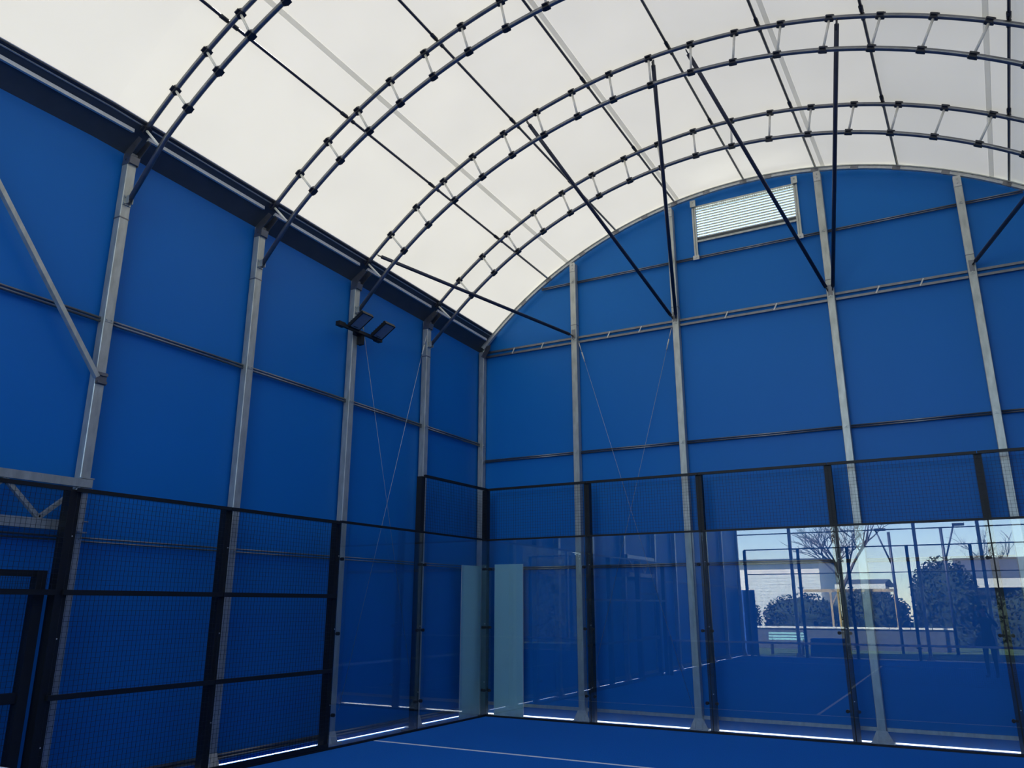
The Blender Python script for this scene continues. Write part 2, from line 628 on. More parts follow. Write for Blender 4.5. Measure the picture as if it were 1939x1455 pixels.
def corner_post(x, lab):
    t = thing('hall_post', lab, 'post', (x, YP, 0), 'galvanised posts of the hall')
    sx = 1 if x < 5 else -1
    h = 6.87 + dz(YP)
    MB().column(0.055, 0.06, 0.0, h).build('shaft', 'galv', t)
    m = MB()
    m.box(-0.11, 0.13, -0.13, 0.06, -0.03, 0.012)
    m.prism([(sx * 0.056, 0.012), (sx * 0.13, 0.012), (sx * 0.056, 0.16)], 'y', -0.06, 0.06)
    m.build('base_plate', 'galv_light', t)
    m = MB()
    m.prism([(sx * 0.0, h - 0.10), (sx * 0.09, h - 0.15), (sx * 0.20, h + 0.02), (sx * 0.22, h + 0.12), (sx * 0.12, h + 0.10)], 'y', -0.066, -0.058)
    bolts(m, [(sx * 0.05, -0.066, h - 0.09), (sx * 0.14, -0.066, h + 0.04)], d=(0, -1, 0))
    m.build('arch_shoe', 'chord_steel', t)
    for z in (6.65, 4.81, 4.50, 2.48):
        m = MB()
        m.box(sx * 0.060 - 0.005, sx * 0.060 + 0.005, -0.05, 0.03, z - 0.05, z + 0.05)
        bolts(m, [(sx * 0.064, -0.03, z)], d=(sx, 0, 0))
        m.build('rail_bracket', 'galv', t)
    return t


corner_post(XPL, 'galvanised corner post where left blue wall meets the gable wall')
corner_post(2 * CX - XPL, 'galvanised corner post where right blue wall meets the gable wall')


def gable_post(x, y, lab, s_=-1, parts=True):
    """s_: direction of the face seen from the court"""
    t = thing('hall_post', lab, 'post', (x, y, 0), 'galvanised posts of the hall')
    h = arcz(x, RO - 0.05, y) - 0.02
    MB().column(0.058, 0.06, 0.0, h).build('shaft', 'galv', t)
    m = MB()
    m.box(-0.15, 0.15, -0.10, 0.10, -0.03, 0.012)
    m.prism([(-0.145, 0.012), (0.145, 0.012), (0.07, 0.16), (-0.07, 0.16)], 'y', s_ * 0.062 - 0.004, s_ * 0.062 + 0.004)
    for k in (-1, 1):
        m.prism([(s_ * 0.066, 0.012), (s_ * 0.10, 0.012), (s_ * 0.066, 0.14)], 'x', k * 0.06 - 0.004, k * 0.06 + 0.004)
    m.build('base_plate', 'galv_light', t)
    if parts:
        m = MB()
        m.box(-0.052, 0.052, s_ * 0.064 - 0.004, s_ * 0.064 + 0.004, h - 0.16, h + 0.02)
        bolts(m, [(0, s_ * 0.068, h - 0.03), (0, s_ * 0.068, h - 0.10)], d=(0, s_, 0))
        m.build('head_plate', 'galv_light', t)
        for z in (2.48, 4.50, 6.65, 7.82):
            if z > h - 0.2:
                continue
            m = MB()
            m.box(-0.03, 0.03, s_ * 0.064 - 0.004, s_ * 0.064 + 0.004, z - 0.03, z + 0.03)
            bolts(m, [(0, s_ * 0.068, z)], d=(0, s_, 0), r=0.014)
            m.build('rail_bracket', 'galv', t)
        m = MB()
        m.box(-0.035, 0.035, s_ * 0.066 - 0.006, s_ * 0.066 + 0.006, 6.66, 6.84)
        m.build('brace_cleat', 'chord_steel', t)
        MB().box(-0.061, 0.061, -0.063, 0.063, 6.93, 6.942).build('splice_joint', 'chord_steel', t)
    return t


for i, x in enumerate(END_X):
    gable_post(x, YP, 'galvanised post of the blue gable wall, %s from the left corner' % ORD[i])
for i, x in enumerate(END_X):
    gable_post(x, -20.36, 'galvanised post at the open far end, %s of four mirrored in the glass' % ORD[i], 1, False)

# ------------------------------------------------------------------ wall rails
left_bounds = [YP] + LEFT_Y


def left_rail(zf, lab, r=0.016):
    t = thing('wall_rail', lab, 'rail', (-0.375, YP, zf(YP)), 'horizontal rails of the hall walls')
    for a, c in zip(left_bounds[:-1], left_bounds[1:]):
        a2, c2 = a - 0.065, c + 0.065
        m = MB()
        for dzz in (0.018, -0.018):
            m.tube([(0, a2 - YP, zf(a2) + dzz - zf(YP)), (0, c2 - YP, zf(c2) + dzz - zf(YP))], r, 8)
        m.build('rail_segment', 'chord_steel', t, smooth=True)
    return t


left_rail(lambda y: 4.87 - 0.013 * (y + 3.57), 'thin steel rail halfway up the left blue wall')
left_rail(lambda y: 2.50, 'thin steel rail on the left blue wall, seen behind the mesh fence', 0.010)
left_rail(lambda y: 0.10, 'low steel rail along the foot of the left blue wall', 0.02)


def end_rail(z, lab, x0=None, x1=None, kind='single'):
    bs = [XPL] + END_X + [2 * CX - XPL]
    t = thing('wall_rail', lab, 'rail', (CX, 0.385, z), 'horizontal rails of the hall walls')
    for a, c in zip(bs[:-1], bs[1:]):
        a2, c2 = a + 0.063, c - 0.063
        if x0 is not None:
            a2 = max(a2, x0)
        if x1 is not None:
            c2 = min(c2, x1)
        if c2 <= a2:
            continue
        m = MB()
        if kind == 'double':
            for dzz in (0.045, -0.045):
                m.bar((a2 - CX, 0, dzz), (c2 - CX, 0, dzz), 0.035, 0.034)
                m.bar((a2 - CX, -0.012, dzz + 0.018), (c2 - CX, -0.012, dzz + 0.018), 0.012, 0.006)
            m.build('rail_segment', 'chord_steel', t)
            for k in (1, 2):
                xx = a2 + (c2 - a2) * k / 3 - CX
                MB().bar((xx - 0.03, -0.022, -0.055), (xx + 0.03, -0.022, 0.055), 0.02, 0.006, up=(0, 1, 0)).build('spacer', 'galv_light', t)
        elif kind == 'foot':
            m.bar((a2 - CX, 0, 0), (c2 - CX, 0, 0), 0.03, 0.05)
            m.build('rail_segment', 'galv', t)
        else:
            for dzz in (0.015, -0.015):
                m.tube([(a2 - CX, 0, dzz), (c2 - CX, 0, dzz)], 0.013, 8)
            m.build('rail_segment', 'chord_steel', t, smooth=True)
    return t


end_rail(7.82, 'thin upper steel rail on the gable wall, just below the white louvre', 0.98, 9.16)
end_rail(6.65, 'thick double steel rail across the gable wall at eave height', kind='double')
end_rail(4.50, 'thin steel rail across the gable wall above the court mesh')
end_rail(2.48, 'thin steel rail across the gable wall behind the glass panes')
end_rail(0.17, 'low galvanised rail at the foot of the gable wall', kind='foot')

t = thing('wall_rail', 'thin steel rail between the posts at the open far end', 'rail', (CX, -20.385, 4.5))
for a, c in zip([XPL] + END_X, END_X + [2 * CX - XPL]):
    m = MB()
    m.tube([(a + 0.063 - CX, 0, 0), (c - 0.063 - CX, 0, 0)], 0.022, 8)
    m.build('rail_segment', 'chord_steel', t, smooth=True)

# ------------------------------------------------------------------ roof arches
STRUT_TH = [s_ * (0.0405 + k * 0.0803) for k in range(10) for s_ in (-1, 1)]


def make_arch(y, lab):
    z0 = CZ + dz(y)
    t = thing('roof_arch', lab, 'arch', (CX, y, z0), 'double tube roof arches')
    P = lambda a, r: (r * math.sin(a), 0, r * math.cos(a))
    n = 72
    MB().tube([P(-0.765 + 1.53 * i / n, RO) for i in range(n + 1)], 0.031, 10).build('outer_chord', 'chord_steel', t, smooth=True)
    ae = 0.745
    pts = [P(-ae + 2 * ae * i / n, RI) for i in range(n + 1)]
    ext = lambda s_: (s_ * (CX + 0.255), 0, 6.36 + dz(y) * 0.3 - z0)
    MB().tube([ext(-1)] + pts + [ext(1)], 0.031, 10).build('inner_chord', 'chord_steel', t, smooth=True)
    for a in sorted(STRUT_TH):
        m = MB()
        lo = RI + 0.033
        m.tube([P(a, lo), P(a, RO - 0.033)], 0.0165, 8)
        s_ = m.build('strut', 'strut_alu', t, smooth=True)
        e = Vector((math.cos(a), 0, -math.sin(a)))
        u = Vector((math.sin(a), 0, math.cos(a)))
        for r in ((RO, RI) if abs(a) < 0.74 else (RO,)):
            c = MB()
            p = Vector(P(a, r))
            # bolted half shells on the tube with side flanges
            c.bar(p - e * 0.042, p + e * 0.042, 0.068, 0.068, up=u)
            c.bar(p - e * 0.034 - Vector((0, 0.048, 0)), p + e * 0.034 - Vector((0, 0.048, 0)), 0.034, 0.014, up=u)
            c.bar(p - e * 0.034 + Vector((0, 0.048, 0)), p + e * 0.034 + Vector((0, 0.048, 0)), 0.034, 0.014, up=u)
            for q in (-1, 1):
                c.bar(p + e * 0.047 * q - u * 0.040, p + e * 0.047 * q + u * 0.040, 0.040, 0.010, up=e)
            c.build('clamp', 'clamp_steel', s_)
    return t


for i, y in enumerate(LEFT_Y[:5]):
    w = ['nearest the gable wall', 'second from the gable wall, holding the diagonal braces', 'third from the gable wall', 'fourth from the gable wall', 'fifth from the gable wall, overhead']
    make_arch(y, 'double tube roof arch %s' % w[i])

# gable arch: rim profile the fabric is clamped to
for y, lab in ((YP - 0.02, 'curved galvanised rim profile along the top of the gable wall'), (-20.36, 'curved galvanised rim tube at the open far end of the roof')):
    z0 = CZ + dz(y)
    t = thing('gable_rim', lab, 'arch', (CX, y, z0))
    P = lambda a, r, yy: (r * math.sin(a), yy, r * math.cos(a))
    n = 72
    for nm, r0, yy, w, hgt, mt in (('rim_profile', RO - 0.005, 0.0, 0.06, 0.05, 'galv_light'), ('keder_profile', RO + 0.029, -0.03, 0.035, 0.016, 'galv')):
        m = MB()
        for i in range(n + 1):
            a = -0.80 + 1.6 * i / n
            for (dr, dy) in ((-hgt / 2, -w / 2), (hgt / 2, -w / 2), (hgt / 2, w / 2), (-hgt / 2, w / 2)):
                m.v.append(P(a, r0 + dr, yy + dy))
        for i in range(n):
            for k in range(4):
                k2 = (k + 1) % 4
                m.f.append((i * 4 + k, i * 4 + k2, (i + 1) * 4 + k2, (i + 1) * 4 + k))
        m.build(nm, mt, t)
    if y > -5:
        for j, x in enumerate([0.6, 1.16, 1.9, 2.62, 3.2, 3.79, 4.4, 5.07, 5.5, 6.28, 6.9, 7.52, 8.2, 8.98]):
            a = th(x, RO)
            m = MB()
            p = Vector(P(a, RO - 0.01, -0.032))
            e = Vector((math.cos(a), 0, -math.sin(a)))
            m.bar(p - e * 0.06, p + e * 0.06, 0.012, 0.07, up=(math.sin(a), 0, math.cos(a)))
            m.build('rim_clip', 'chord_steel', t)

# ------------------------------------------------------------------ purlins
pw = ['leftmost, just above the left eave', 'second from the left', 'third from the left', 'fourth, along the crown of the vault', 'fifth from the left', 'sixth from the left', 'seventh from the left, near the right edge']
for i, x in enumerate(PUR_X):
    a = th(x, RO)
    r = RO + 0.052
    t = thing('roof_purlin', 'thin dark purlin running under the white roof, ' + pw[i], 'purlin', pol(a, r, YP), 'purlins under the roof membrane')
    org = Vector(pol(a, r, YP))
    m = MB()
    m.tube([Vector(pol(a, r, y)) - org for y in (0.42, -8.2, -20.3)], 0.019, 8)
    m.build('purlin_tube', 'brace_navy', t, smooth=True)
    for y in LEFT_Y[:5]:
        for s_ in (-1, 1):
            c = MB()
            c.tube([Vector(pol(a, r, y + s_ * 0.02)) - org, Vector(pol(a, r - 0.004, y + s_ * 0.13)) - org], 0.027, 8)
            c.build('coupler', 'clamp_steel', t, smooth=True)

# ------------------------------------------------------------------ diagonal roof braces
ya = LEFT_Y[1]
BR = [((0.10, ya, 7.22), (1.66, 0.26, 6.73), 'long dark brace from the left eave to the first gable post'),
      ((2.83, ya, 8.80), (3.64, 0.26, 6.74), 'slanting dark brace left of two meeting at the second gable post'),
      ((4.83, ya, 9.13), (3.71, 0.26, 6.74), 'steep dark brace right of two meeting at the second gable post'),
      ((5.32, ya, 9.13), (6.26, 0.26, 6.76), 'dark brace crossing in front of the white louvre to the third gable post'),
      ((7.24, ya, 8.86), (6.35, 0.26, 6.76), 'upright dark brace right of two meeting at the third gable post'),
      ((9.98, ya, 7.25), (8.37, 0.26, 6.78), 'dark brace to the fourth gable post at the right edge'),
      ]
for a, c, lab in BR:
    a, c = Vector(a), Vector(c)
    t = thing('roof_brace', lab, 'brace', c, 'diagonal roof braces')
    d = (a - c).normalized()
    MB().tube([d * 0.05, (a - c) - d * 0.04], 0.030, 10).build('brace_tube', 'brace_navy', t, smooth=True)
    m = MB()
    m.bar(d * -0.02, d * 0.12, 0.012, 0.07, up=(0, 1, 0.2))
    m.build('end_plate', 'clamp_steel', t)
    m = MB()
    m.bar((a - c) - d * 0.10, (a - c) + d * 0.03, 0.012, 0.07, up=(0, 1, 0.2))
    m.build('end_plate', 'clamp_steel', t)

# ------------------------------------------------------------------ left wall: brace, lattice girder
t = thing('wall_brace', 'light steel brace slanting down to the post at the left edge', 'brace', (-0.285, -7.80, 4.24))
MB().bar((0, 0, 0), (0, -2.06, 2.58), 0.05, 0.06, up=(1, 0, 0)).build('brace_bar', 'galv', t)
m = MB()
for k in (-0.045, 0.045):
    m.bar((0.0, 0.02, k), (0.0, 0.13, k), 0.014, 0.03, up=(0, 0, 1))
m.box(-0.02, -0.012, 0.0, 0.13, -0.07, 0.07)
m.build('end_collar', 'chord_steel', t)
t = thing('lattice_girder', 'galvanised lattice girder with V webs behind the mesh at left edge', 'girder', (-0.26, -7.74, 2.62))
MB().bar((0, 0.04, 0.45), (0, -2.04, 0.45), 0.07, 0.085).build('top_chord', 'galv', t)
MB().bar((0, -0.02, 0.0), (0, -2.04, 0.0), 0.08, 0.10).build('bottom_chord', 'galv', t)
zz = [(-0.08, 0.40), (-0.47, 0.055), (-0.86, 0.40), (-1.25, 0.055), (-1.64, 0.40), (-2.0, 0.055)]
for (a, b_), (c, d_) in zip(zz[:-1], zz[1:]):
    MB().bar((0, a, b_), (0, c, d_), 0.04, 0.05, up=(1, 0, 0)).build('web', 'galv', t)
for z in (0.0, 0.45):
    for k in (-0.056, 0.056):
        MB().bar((0.0, -0.08, z + k), (0.0, 0.06, z + k), 0.05, 0.012).build('collar', 'galv', t)

# ------------------------------------------------------------------ cross cables
def cable(a, c, lab):
    a, c = Vector(a), Vector(c)
    t = thing('brace_cable', lab, 'cable', c, 'thin cross bracing cables')
    d = (a - c).normalized()
    MB().tube([(0, 0, 0), a - c], 0.0034, 6).build('wire', 'cable', t, smooth=True)
    m = MB()
    m.tube([(a - c) - d * 0.42, (a - c) - d * 0.22], 0.012, 8)
    m.tube([(a - c) - d * 0.20, (a - c) - d * 0.02], 0.008, 8)
    m.build('turnbuckle', 'galv_light', t, smooth=True)


cable((-0.30, -1.66, 6.50), (-0.30, -3.47, 0.42), 'thin cable slanting left down the left wall from the post nearest the gable')
cable((-0.33, -3.47, 6.50), (-0.33, -1.66, 0.42), 'thin cable slanting right down the left wall from the floodlight post')
cable((1.79, 0.30, 6.58), (3.60, 0.30, 0.30), 'thin cable slanting right down the gable wall from the first post')
cable((3.60, 0.33, 6.58), (1.79, 0.33, 0.30), 'thin cable slanting left down the gable wall from the second post')

# ------------------------------------------------------------------ louvre in the gable
wn = setting('window_1', 'white ventilation louvre with slats high in the gable wall', (LX0, YB, LZ0))
wx, wz = LX1 - LX0, LZ1 - LZ0
for x in (-0.03, wx + 0.02):
    m = MB()
    for k in (-0.02, 0.02):
        m.bar((x + k, -0.05, 7.84 - LZ0), (x + k, -0.05, wz + 0.02), 0.014, 0.03, up=(1, 0, 0))
    m.box(x - 0.028, x + 0.028, -0.040, -0.025, 7.84 - LZ0, wz + 0.02)
    m.build('side_rail', 'galv', wn)
    m = MB()
    m.box(x - 0.055, x + 0.055, -0.085, -0.066, 7.78 - LZ0, 7.86 - LZ0)
    bolts(m, [(x, -0.085, 7.82 - LZ0)], d=(0, -1, 0))
    m.build('foot_cleat', 'galv_light', wn)
    m = MB()
    m.box(x - 0.05, x + 0.05, -0.09, -0.066, wz - 0.02, wz + 0.11)
    bolts(m, [(x, -0.09, wz + 0.07)], d=(0, -1, 0))
    m.build('head_cleat', 'galv', wn)
MB().box(0.0, wx - 0.01, -0.045, 0.0, -0.035, 0.0).build('sill_bar', 'galv', wn)
MB().box(0.0, wx - 0.01, -0.02, 0.02, 0.0, 0.06).build('bottom_channel', 'gutter_dark', wn)
MB().box(0.0, wx - 0.01, -0.03, 0.01, wz - 0.02, wz + 0.01).build('top_bar', 'galv', wn)
nb = 12
bm_ = MB()
bm_.bar((0.0, 0, 0), (wx - 0.01, 0, 0), 0.030, 0.022)
bme = bm_.mesh('blade', 'galv')
for k in range(nb):
    link('blade', bme, wn, (0, 0.0, 0.075 + k * (wz - 0.12) / (nb - 1)))
m = MB()
for k in range(45):
    m.bar((wx * k / 44, -0.02, wz - 0.075), (wx * k / 44, -0.02, wz - 0.02), 0.006, 0.004)
for z in (wz - 0.075, wz - 0.05):
    m.bar((0, -0.02, z), (wx - 0.01, -0.02, z), 0.004, 0.006)
m.build('bird_mesh', 'galv', wn, kind='stuff')

# ------------------------------------------------------------------ floodlight on the second left post
t = thing('floodlight', 'black twin floodlight on a crossbar fixed to the left wall post', 'lamp', (-0.20, -3.57, 5.97))
MB().bar((0.0, -0.52, 0.0), (0.0, 0.46, 0.0), 0.05, 0.05).build('crossbar', 'black_paint', t)
for y0_, y1_ in ((-0.54, -0.40), (0.36, 0.50)):
    MB().bar((0.0, y0_, 0.0), (0.0, y1_, 0.0), 0.08, 0.07).build('bar_end', 'black_paint', t)
m = MB()
m.box(-0.09, 0.0, 0.03, 0.10, -0.18, -0.03)
m.box(-0.10, -0.03, -0.07, 0.07, -0.04, 0.04)
m.build('wall_bracket', 'black_paint', t)
for yc in (-0.20, 0.36):
    R_ = Matrix.Rotation(math.radians(-33), 4, 'Y')
    hd = MB()
    hd.box(0.03, 0.36, yc - 0.125, yc + 0.125, -0.012, 0.035)
    for k in range(7):
        hd.box(0.05 + k * 0.045, 0.058 + k * 0.045, yc - 0.11, yc + 0.11, 0.035, 0.06)
    hd.box(0.0, 0.36, yc - 0.125, yc - 0.110, -0.022, -0.010)
    hd.box(0.0, 0.36, yc + 0.110, yc + 0.125, -0.022, -0.010)
    hd.box(0.345, 0.36, yc - 0.110, yc + 0.110, -0.022, -0.010)
    hd.box(0.03, 0.045, yc - 0.110, yc + 0.110, -0.022, -0.010)
    hd.v = [tuple(R_ @ Vector(p)) for p in hd.v]
    h_ = hd.build('lamp_head', 'black_paint', t)
    ln = MB()
    ln.box(0.046, 0.344, yc - 0.109, yc + 0.109, -0.016, -0.0125)
    ln.v = [tuple(R_ @ Vector(p)) for p in ln.v]
    ln.build('lens', 'lamp_lens', h_)
    jb = MB()
    jb.box(-0.03, 0.07, yc - 0.05, yc + 0.05, 0.02, 0.06)
    jb.build('hinge', 'black_paint', t)

# ------------------------------------------------------------------ court fence
HT, HM = 3.91, 2.96
PW = 0.10


def fence_post(x, y, h, nx, ny, lab, w=PW):
    """(nx,ny) = direction away from the court; the post stands just outside the court plane"""
    t = thing('fence_post', lab, 'post', (x + nx * (w / 2 + 0.022), y + ny * (w / 2 + 0.022), 0), 'black posts of the court fence')
    k = w / 2
    m = MB()
    m.box(-k, k, -k, k, 0.0, h)
    m.build('shaft', 'black_paint', t)
    m = MB()
    m.box(-k - 0.05 + 0.056 * nx, k + 0.05 + 0.056 * nx, -k - 0.05 + 0.056 * ny, k + 0.05 + 0.056 * ny, -0.012, 0.010)
    m.build('foot_plate', 'black_paint', t)
    c = MB()
    c.box(-k, k, -k, k, h, h + 0.012)
    c.build('cap', 'black_paint', t)
    bm_ = MB()
    bolts(bm_, [(-nx * k + (0.025 if ny else 0), -ny * k + (0.025 if nx else 0), 0)], r=0.008, d=(-nx, -ny, 0), l=0.006)
    be = bm_.mesh('bolt', 'galv_light')
    for z in (0.55, 1.52, 2.5):
        link('bolt', be, t, (0, 0, z))
    return t


def wires(m, L, z0, z1, step=0.05, w=0.0026):
    """upright welded mesh in the local x-z plane from x=0 to L"""
    n = int(round(L / step))
    for i in range(n + 1):
        m.bar((i * L / n, 0, z0), (i * L / n, 0, z1), w, w, caps=False)
    k = int(round((z1 - z0) / step))
    for j in range(k + 1):
        z = z0 + (z1 - z0) * j / k
        m.bar((0, 0.003, z), (L, 0.003, z), w, w, caps=False)


def mesh_panel(p, rz, L, z0, z1, lab, mids=(), grp='black welded mesh panels', top=True, bot=0.03):
    t = thing('mesh_panel', lab, 'fence panel', (p[0], p[1], 0), grp, rz)
    e = 0.004
    MB().bar((e, 0, z1 - 0.02), (L - e, 0, z1 - 0.02), 0.04, 0.04).build('top_rail', 'black_paint', t)
    MB().bar((e, 0, z0 + bot / 2), (L - e, 0, z0 + bot / 2), 0.03, bot).build('bottom_rail', 'black_paint', t)
    for z in mids:
        MB().bar((e, 0.0, z), (L - e, 0.0, z), 0.036, 0.05).build('middle_rail', 'black_paint', t)
    m = MB()
    wires(m, L - 0.012, z0, z1)
    m.v = [(x + 0.006, y, z) for x, y, z in m.v]
    m.build('wire_mesh', 'wire_black', t, kind='stuff')
    return t


def glass_pane(p, rz, L, lab, tilt=0.0, toprail=False, clamps=(True, True)):
    t = thing('glass_pane', lab, 'glass pane', (p[0], p[1], 0), 'toughened glass panes of the court', rz)
    m = MB()
    m.box(-L / 2 + 0.009, L / 2 - 0.009, -0.005, 0.005, 0.035, HM - 0.004)
    g_ = m.build('pane', 'glass', t)
    g_.rotation_euler = (0, 0, tilt)
    m = MB()
    for sx, on in ((-1, clamps[0]), (1, clamps[1])):
        if not on:
            continue
        for z in (0.42, 1.46, 2.46):
            c = MB()
            x = sx * (L / 2 - 0.075)
            c.tube([(x, -0.020, z), (x, 0.020, z)], 0.024, 10)
            c.tube([(x, -0.027, z), (x, -0.020, z)], 0.010, 6)
            c.bar((x, 0.014, z), (sx * (L / 2 - 0.02), 0.014, z), 0.008, 0.03)
            c.build('clamp', 'black_paint', t)
    if toprail:
        MB().bar((-L / 2, 0.0, HM + 0.014), (L / 2, 0.0, HM + 0.014), 0.03, 0.035).build('top_rail', 'black_paint', t)
    return t


# back line of the court (y = 0)
bl = ['first', 'second', 'third', 'fourth', 'fifth']
for i in range(6):
    x = 2.0 * i
    if i == 0:
        fence_post(-0.072, 0.0, HT - 0.04, 0, 1, 'black corner post of the court where glass walls meet')
    elif i == 5:
        fence_post(10.072, 0.0, HT - 0.04, 0, 1, 'black corner post at the right end of the back glass wall')
    else:
        fence_post(x, 0.0, HT - 0.04, 0, 1, 'black fence post of the back glass wall, %s right of the court corner' % ORD[i - 1])
TILT = [0.0, 0.008, 0.011, 0.017, 0.017]
for i in range(5):
    glass_pane((2.0 * i + 1.0, 0.0), 0, 2.0, 'tall glass pane of the back wall, %s right of the court corner' % bl[i], TILT[i])
    mesh_panel((2.0 * i, 0.0), 0, 2.0, HM, HT, 'black mesh panel above the back glass, %s right of the court corner' % bl[i])
# left side of the court (x = 0); local x runs towards the camera (-y)
RZ = -PI / 2
fence_post(0.0, -2.0, HT - 0.04, -1, 0, 'tall black fence post of the left side, nearest the court corner')
fence_post(0.0, -4.0, HM - 0.01, -1, 0, 'black fence post of the left side where glass meets mesh')
fence_post(0.0, -6.0, HM - 0.01, -1, 0, 'black fence post of the left side between two mesh bays')
fence_post(0.0, -8.0, HM - 0.01, -1, 0, 'black fence post of the left side beside the gate frame', 0.12)
fence_post(0.0, -10.0, HM - 0.01, -1, 0, 'black fence post of the left side at the net')
glass_pane((0.0, -1.0), RZ, 2.0, 'tall glass pane of the left side next to the court corner')
glass_pane((0.0, -3.0), RZ, 2.0, 'glass pane of the left side between corner pane and mesh', toprail=True)
mesh_panel((0.0, -0.026), RZ, 1.974, HM, HT, 'raised black mesh panel above the left corner pane')
for i, y in enumerate((-4.0, -6.0, -8.0)):
    w = ['next to the glass', 'in the middle of the left side', 'at the left edge above the gate']
    if i < 2:
        mesh_panel((0.0, y), RZ, 2.0, 0.03, HM + 0.02, 'tall black mesh panel %s' % w[i], (1.955, 0.985), bot=0.05)
    else:
        mesh_panel((0.0, y - 0.066), RZ, 1.93, 1.93, HM + 0.02, 'black mesh panel %s' % w[i], (2.40,)[:0], bot=0.05)
# gate
t = thing('court_gate', 'black framed mesh gate left of the double fence post', 'gate', (-0.14, -8.175, 0), rz=RZ)
for x in (0.0, 1.5):
    MB().box(x - 0.05, x + 0.05, -0.05, 0.05, 0.02, 2.16).build('stile', 'black_paint', t)
MB().bar((0.05, 0, 2.13), (1.45, 0, 2.13), 0.05, 0.06).build('gate_rail', 'black_paint', t)
MB().bar((0.05, 0, 1.00), (1.45, 0, 1.00), 0.06, 0.09).build('gate_rail', 'black_paint', t)
MB().bar((0.05, 0, 0.07), (1.45, 0, 0.07), 0.05, 0.06).build('gate_rail', 'black_paint', t)
MB().box(-0.062, -0.051, -0.053, -0.030, 0.05, 2.14).build('edge_trim', 'chord_steel', t)
m = MB()
wires(m, 1.40, 0.1, 2.10)
m.v = [(x + 0.05, y, z) for x, y, z in m.v]
m.build('wire_mesh', 'wire_black', t, kind='stuff')
# right side of the court, first bays
fence_post(10.0, -2.0, HT - 0.04, 1, 0, 'tall black fence post of the right side nearest the back wall')
fence_post(10.0, -4.0, HM - 0.01, 1, 0, 'black fence post of the right side where glass meets mesh')
glass_pane((10.0, -1.0), -RZ, 2.0, 'tall glass pane of the right side next to the back wall')
glass_pane((10.0, -3.0), -RZ, 2.0, 'glass pane of the right side, second from the back wall', toprail=True)
mesh_panel((10.0, -2.0), -RZ, 1.974, HM, HT, 'raised black mesh panel above the right corner pane')
# far end of the court, mirrored in the glass
for i in range(6):
    fence_post(2.0 * i, -20.0, HT - 0.04, 0, -1, 'black fence post of the far court end, %s from the mirrored left corner' % ORD[i])
for i in range(5):
    mesh_panel((2.0 * i, -20.0), 0, 2.0, HM, HT, 'black mesh panel of the far court end, %s from the mirrored left corner' % ORD[i])
    glass_pane((2.0 * i + 1.0, -20.0), PI, 2.0, 'glass pane of the far court end, %s from the mirrored left corner' % ORD[i])
# base profiles
for nm, a, c in (('back glass wall', (0.0, 0.0), (10.0, 0.0)), ('left side of the court', (0.0, 0.0), (0.0, -8.1))):
    t = thing('base_profile', 'black base profile under the ' + nm, 'profile', (a[0], a[1], 0))
    d = Vector((c[0] - a[0], c[1] - a[1], 0))
    u = d.normalized()
    MB().bar(u * 0.02 + Vector((0, 0, 0.014)), d + Vector((0, 0, 0.014)), 0.03, 0.026).build('channel', 'black_paint', t)

# ------------------------------------------------------------------ frosted sheets in the corner
t = thing('frosted_sheet', 'frosted grey-green glass sheet standing behind the back corner pane', 'glass sheet', (0.31, 0.215, 0), 'spare frosted sheets in the corner')
MB().box(-0.27, 0.315, -0.006, 0.006, -0.012, 2.55).build('sheet', 'frosted', t)
MB().box(0.3155, 0.3195, -0.006, 0.006, -0.012, 2.55).build('edge', 'strut_alu', t)
t = thing('frosted_sheet', 'frosted grey-green glass sheet standing behind the left corner pane', 'glass sheet', (-0.215, -0.20, 0), 'spare frosted sheets in the corner')
MB().box(-0.006, 0.006, -0.30, 0.33, -0.012, 2.52).build('sheet', 'frosted', t)
MB().box(-0.006, 0.006, -0.304, -0.3005, -0.012, 2.52).build('edge', 'strut_alu', t)

# ------------------------------------------------------------------ net across the court (behind the frame, mirrored)
t = thing('court_net', 'black court net with white top tape, behind the viewer', 'net', (5.0, -10.0, 0))
for x in (-4.95, 4.95):
    MB().box(x - 0.04, x + 0.04, -0.04, 0.04, 0.0, 1.02).build('net_post', 'black_paint', t)
MB().bar((-4.9, 0, 0.905), (4.9, 0, 0.905), 0.012, 0.05).build('top_tape', 'line_white', t)
m = MB()
wires(m, 9.8, 0.02, 0.88, 0.045, 0.004)
m.v = [(x - 4.9, y, z) for x, y, z in m.v]
m.build('netting', 'net_black', t, kind='stuff')

# ------------------------------------------------------------------ outside, mirrored in the glass
def house(x0, x1, y0, y1, zw, zr, lab, wall='siding_white', fascia=0.0):
    t = thing('house', lab, 'house', ((x0 + x1) / 2, y1, -0.06))
    w, d = (x1 - x0) / 2, y1 - y0
    z0 = 0.06
    MB().box(-w, w, -d, 0, -0.0, zw + z0).build('walls', wall, t)
    k = 0
    z = 0.35
    while z < zw - 0.1:
        MB().box(-w, w, 0.0, 0.018, z, z + 0.17).build('board', wall, t)
        z += 0.20
    r = MB()
    r.prism([(-d - 0.4, zw + z0), (0.4, zw + z0), (0.4, zw + z0 + 0.08), (-d / 2, zr + z0), (-d - 0.4, zw + z0 + 0.08)], 'x', -w - 0.3, w + 0.3)
    r.build('roof', 'roof_slate', t)
    if fascia:
        MB().box(-w - 0.32, w + 0.32, 0.41, 0.45, zw + z0 - fascia, zw + z0 + 0.04).build('fascia', 'siding_white', t)
    for x in (-w * 0.5, w * 0.5):
        f_ = MB().box(x - 0.5, x + 0.5, 0.02, 0.05, 1.0, 2.1).build('window', 'siding_white', t)
        MB().box(x - 0.44, x + 0.44, 0.051, 0.06, 1.06, 2.04).build('window_pane', 'roof_slate', f_)
    return t


